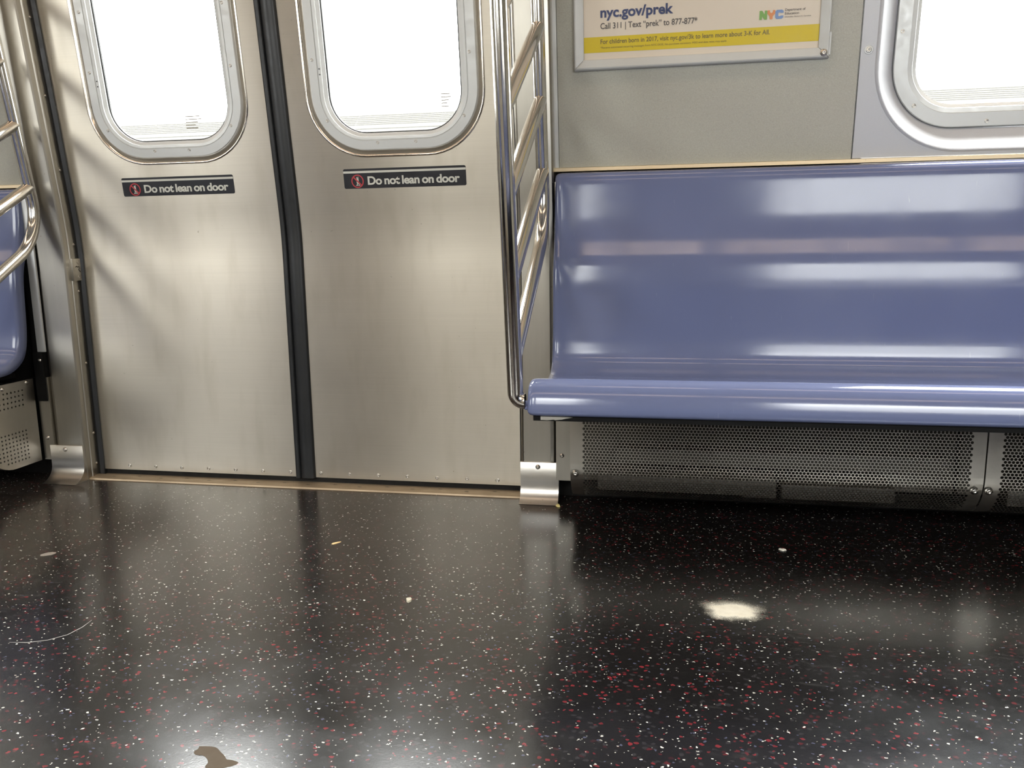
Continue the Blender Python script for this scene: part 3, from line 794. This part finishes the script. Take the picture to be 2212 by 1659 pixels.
# ------------------------------------------------------------------ poster
def poster():
    x0, x1, z0, z1 = .7635, 1.3255, 1.0495, 1.412; wv = .0228
    fr = root('framed_poster', ((x0+x1)/2, -.08, z0), label='metal framed cream poster with yellow band and nyc.gov/prek lettering', cat='poster')
    xi0, xi1, zi0, zi1 = x0+wv, x1-wv, z0+wv, z1-wv
    def rail(c):   # c = outer a, outer b, inner b, inner a
        oa, ob, ib, ia = c
        def at(p, q, k): return (p[0]+(q[0]-p[0])*k, p[1]+(q[1]-p[1])*k)
        prof = [(0, 0), (0, -.010), (.10, -.013), (.22, -.0135), (.92, -.009), (1, -.0075), (1, -.001)]
        loft('frame_rail', [[on_wall(d)(*at(a, b, k)) for k, d in prof] for a, b in ((oa, ia), (ob, ib))], 'frame_alu', fr, closed=False, deg=25)
    g = .0006
    rail(((x0+g, z0), (x1-g, z0), (xi1-g, zi0), (xi0+g, zi0))); rail(((x1, z0+g), (x1, z1-g), (xi1, zi1-g), (xi1, zi0+g)))
    rail(((x1-g, z1), (x0+g, z1), (xi0+g, zi1), (xi1-g, zi1))); rail(((x0, z1-g), (x0, z0+g), (xi0, zi0+g), (xi0, zi1-g)))
    screw(on_wall(-.0135)(x1-.0115, z0+.0105), (0, -1, -LEAN), .0058, fr, 'screw', 'dome', 'screw_steel')
    o = plate('lock_strip', [(x1-.001, z0+.006), (x1+.0025, z0+.006), (x1+.0025, z0+.052), (x1-.001, z0+.052)], [], on_wall(-.0115), 'frame_alu', fr); solidify(o, .008)
    D = -.003
    sh = plate('paper', [(xi0-.003, zi0-.003), (xi1+.003, zi0-.003), (xi1+.003, zi1+.003), (xi0-.003, zi1+.003)], [], on_wall(D), 'paper', fr); solidify(sh, .001); pp = sh
    F = lambda k: on_wall(D-.0004*k)
    mesh('yellow_band', [F(1)(x, z) for x, z in ((xi0-.002, 1.0875), (xi1+.002, 1.0865), (xi1+.002, 1.1207), (xi0-.002, 1.1207))], [(0, 1, 2, 3)], 'yellow', pp)
    text_mesh('heading', 'nyc.gov/prek', 'ink_navy', pp, F(2), .8245, .9875, 1.1612, .0215, .030)
    text_mesh('phone_line', 'Call 311 | Text \u201cprek\u201d to 877-877*', 'ink_grey', pp, F(2), .8245, 1.0410, 1.1370, .0128, .012)
    text_mesh('band_line', 'For children born in 2017, visit nyc.gov/3k to learn more about 3-K for All.', 'ink_olive', pp, F(2), .8245, 1.1985, 1.1055, .0100, .014)
    text_mesh('small_print', '*Receive automated recurring messages from NYC DOE. No purchase necessary. MSG and data rates may apply.', 'ink_olive', pp, F(2), .8245, 1.1070, 1.0955, .0042, 0)
    text_mesh('department_line', 'Department of', 'ink_grey', pp, F(2), 1.2285, 1.2710, 1.1505, .0052, .008)
    text_mesh('department_line', 'Education', 'ink_grey', pp, F(2), 1.2285, 1.2580, 1.1432, .0052, .008)
    text_mesh('department_line', 'Chancellor Richard A. Carranza', 'ink_grey', pp, F(2), 1.2285, 1.2835, 1.1375, .0028, 0)
    lx, lz, h = 1.1745, 1.1355, .0183
    def glyph(nm, mat, pts, w, x, holes=()):
        plate(nm, [(x+u*w, lz+v*h) for u, v in pts], [], F(2), mat, pp)
    glyph('logo_letter', 'logo_green', [(.04, 0), (.34, 0), (.36, .38), (.62, .03), (.70, 0), (.96, 0), (1, .04), (1, .96), (.96, 1), (.68, 1), (.65, .58), (.38, .97), (.32, 1), (.04, 1), (0, .96), (0, .04)], .0165, lx)
    glyph('logo_letter', 'logo_orange', [(.36, 0), (.66, 0), (.70, .05), (.70, .32), (1, .62), (1, .96), (.96, 1), (.70, 1), (.68, .78), (.5, .68), (.34, .78), (.32, 1), (.06, 1), (.02, .96), (.02, .62), (.32, .32), (.32, .05)], .0168, lx+.0166)
    glyph('logo_letter', 'logo_blue', [(.18, 0), (.82, 0), (1, .14), (1, .36), (.66, .36), (.60, .30), (.42, .30), (.38, .36), (.38, .64), (.42, .70), (.60, .70), (.66, .64), (1, .64), (1, .86), (.82, 1), (.18, 1), (0, .84), (0, .16)], .0172, lx+.0336)
poster()

# ------------------------------------------------------------------ bits on the floor
def blob(name, label, cat, mat, outline, h):
    bm = bmesh.new(); n = len(outline); cx = sum(p[0] for p in outline)/n; cy = sum(p[1] for p in outline)/n
    r0 = [bm.verts.new((x, y, .0001)) for x, y in outline]; r1 = [bm.verts.new((cx+(x-cx)*.88, cy+(y-cy)*.88, h*random.uniform(.7, 1))) for x, y in outline]
    for k in range(n):
        bm.faces.new((r0[k], r0[(k+1) % n], r1[(k+1) % n], r1[k]))
    bm.faces.new(r1); bm.faces.new(list(reversed(r0)))
    bmesh.ops.triangulate(bm, faces=[f for f in bm.faces if len(f.verts) > 4]); bmesh.ops.recalc_face_normals(bm, faces=bm.faces)
    return from_bm(name, bm, mat, None, label=label, cat=cat)
def ell(cx, cy, a, b, rot, n=12, j=.25):
    out = []
    for k in range(n):
        t = 2*math.pi*k/n; q = 1+random.uniform(-j, j); u, v = a*q*math.cos(t), b*q*math.sin(t)
        out.append((cx+u*math.cos(rot)-v*math.sin(rot), cy+u*math.sin(rot)+v*math.cos(rot)))
    return out
blob('paper_shred', 'thin tan paper shred on the floor in front of the doors', 'litter', 'crumb_tan', [(.257, -.436), (.262, -.438), (.267, -.433), (.2725, -.424), (.274, -.419), (.268, -.422), (.262, -.426), (.258, -.430)], .0012)
blob('crumb', 'greyish crumb on the floor left of the white spot', 'litter', 'crumb_grey', ell(.519, -.690, .0060, .0085, .2), .004)
blob('crumb', 'white crumb on the dark floor near the heater cover', 'litter', 'crumb_white', ell(1.238, -.325, .0055, .007, .9, 12, .5), .003)
blob('crumb', 'yellow crumb beside the kick plate near the right bench', 'litter', 'crumb_yellow', [(.718, -.100), (.724, -.108), (.730, -.106), (.726, -.094), (.722, -.090)], .004)
blob('gum_spot', 'flattened grey gum spot on the floor at left', 'stain', 'gum', ell(-.339, -.586, .010, .016, -.9, 12, .12), .0006)
blob('dried_spill', 'brown dried spill on the floor at the bottom of the photo', 'stain', 'spill',
     catmull([(.379, -1.170), (.385, -1.1685), (.394, -1.1675), (.404, -1.1690), (.413, -1.1755), (.424, -1.1835), (.431, -1.1900), (.441, -1.1905), (.449, -1.1935), (.446, -1.2000), (.436, -1.2065), (.422, -1.2105), (.411, -1.2095), (.410, -1.2010), (.404, -1.1930), (.395, -1.1875), (.384, -1.1875), (.3785, -1.1815), (.3805, -1.1755), (.379, -1.170)], 3)[:-1], .0005)

# ------------------------------------------------------------------ outside: pale wall beyond the tracks
t = root('trackside_wall', (0, 3.5, 0), label='pale ribbed wall outside, low in the door windows', cat='wall')
box('wall_body', (-7, 3.5, -2), (7, 3.9, 1.537), 'concrete', t)
bm = bmesh.new()
for z, h in [(1.528-.0115*k, .0045) for k in range(6)] + [(1.442, .006), (1.38, .006)]:
    q = [bm.verts.new((x, 3.497, zz)) for x, zz in ((-7, z), (7, z), (7, z+h), (-7, z+h))]; bm.faces.new(q)
from_bm('grooves', bm, 'concrete_dark', t)

# ------------------------------------------------------------------ the other side of the car (seen only in reflections)
for o in list(bpy.data.objects):
    if o.parent is None and o.name.split('.')[0] in ('door_1', 'door_2', 'trim_1', 'trim_2', 'trim_3', 'wall_back', 'wall_back_left', 'window_1', 'window_2', 'trim_8', 'trim_9', 'trim_10'):
        c = across(o); c.name = {'wall_back': 'wall_front', 'wall_back_left': 'wall_front_right', 'door_1': 'door_3', 'door_2': 'door_4', 'window_1': 'window_3', 'window_2': 'window_4', 'trim_1': 'trim_11', 'trim_2': 'trim_12', 'trim_3': 'trim_13', 'trim_8': 'trim_14', 'trim_9': 'trim_15', 'trim_10': 'trim_16'}[o.name]
wl_l.name = 'wall_back_left'
across(bench_r, 'blue bench on the camera side, left of its doors')
across(bench_l, 'blue bench on the camera side, under the camera')
across(bpy.data.objects['grab_rail'], 'polished steel grab rail on the camera side, left of its doors')
across(bpy.data.objects['grab_rail.001'], 'polished steel grab rail on the camera side, right of its doors')
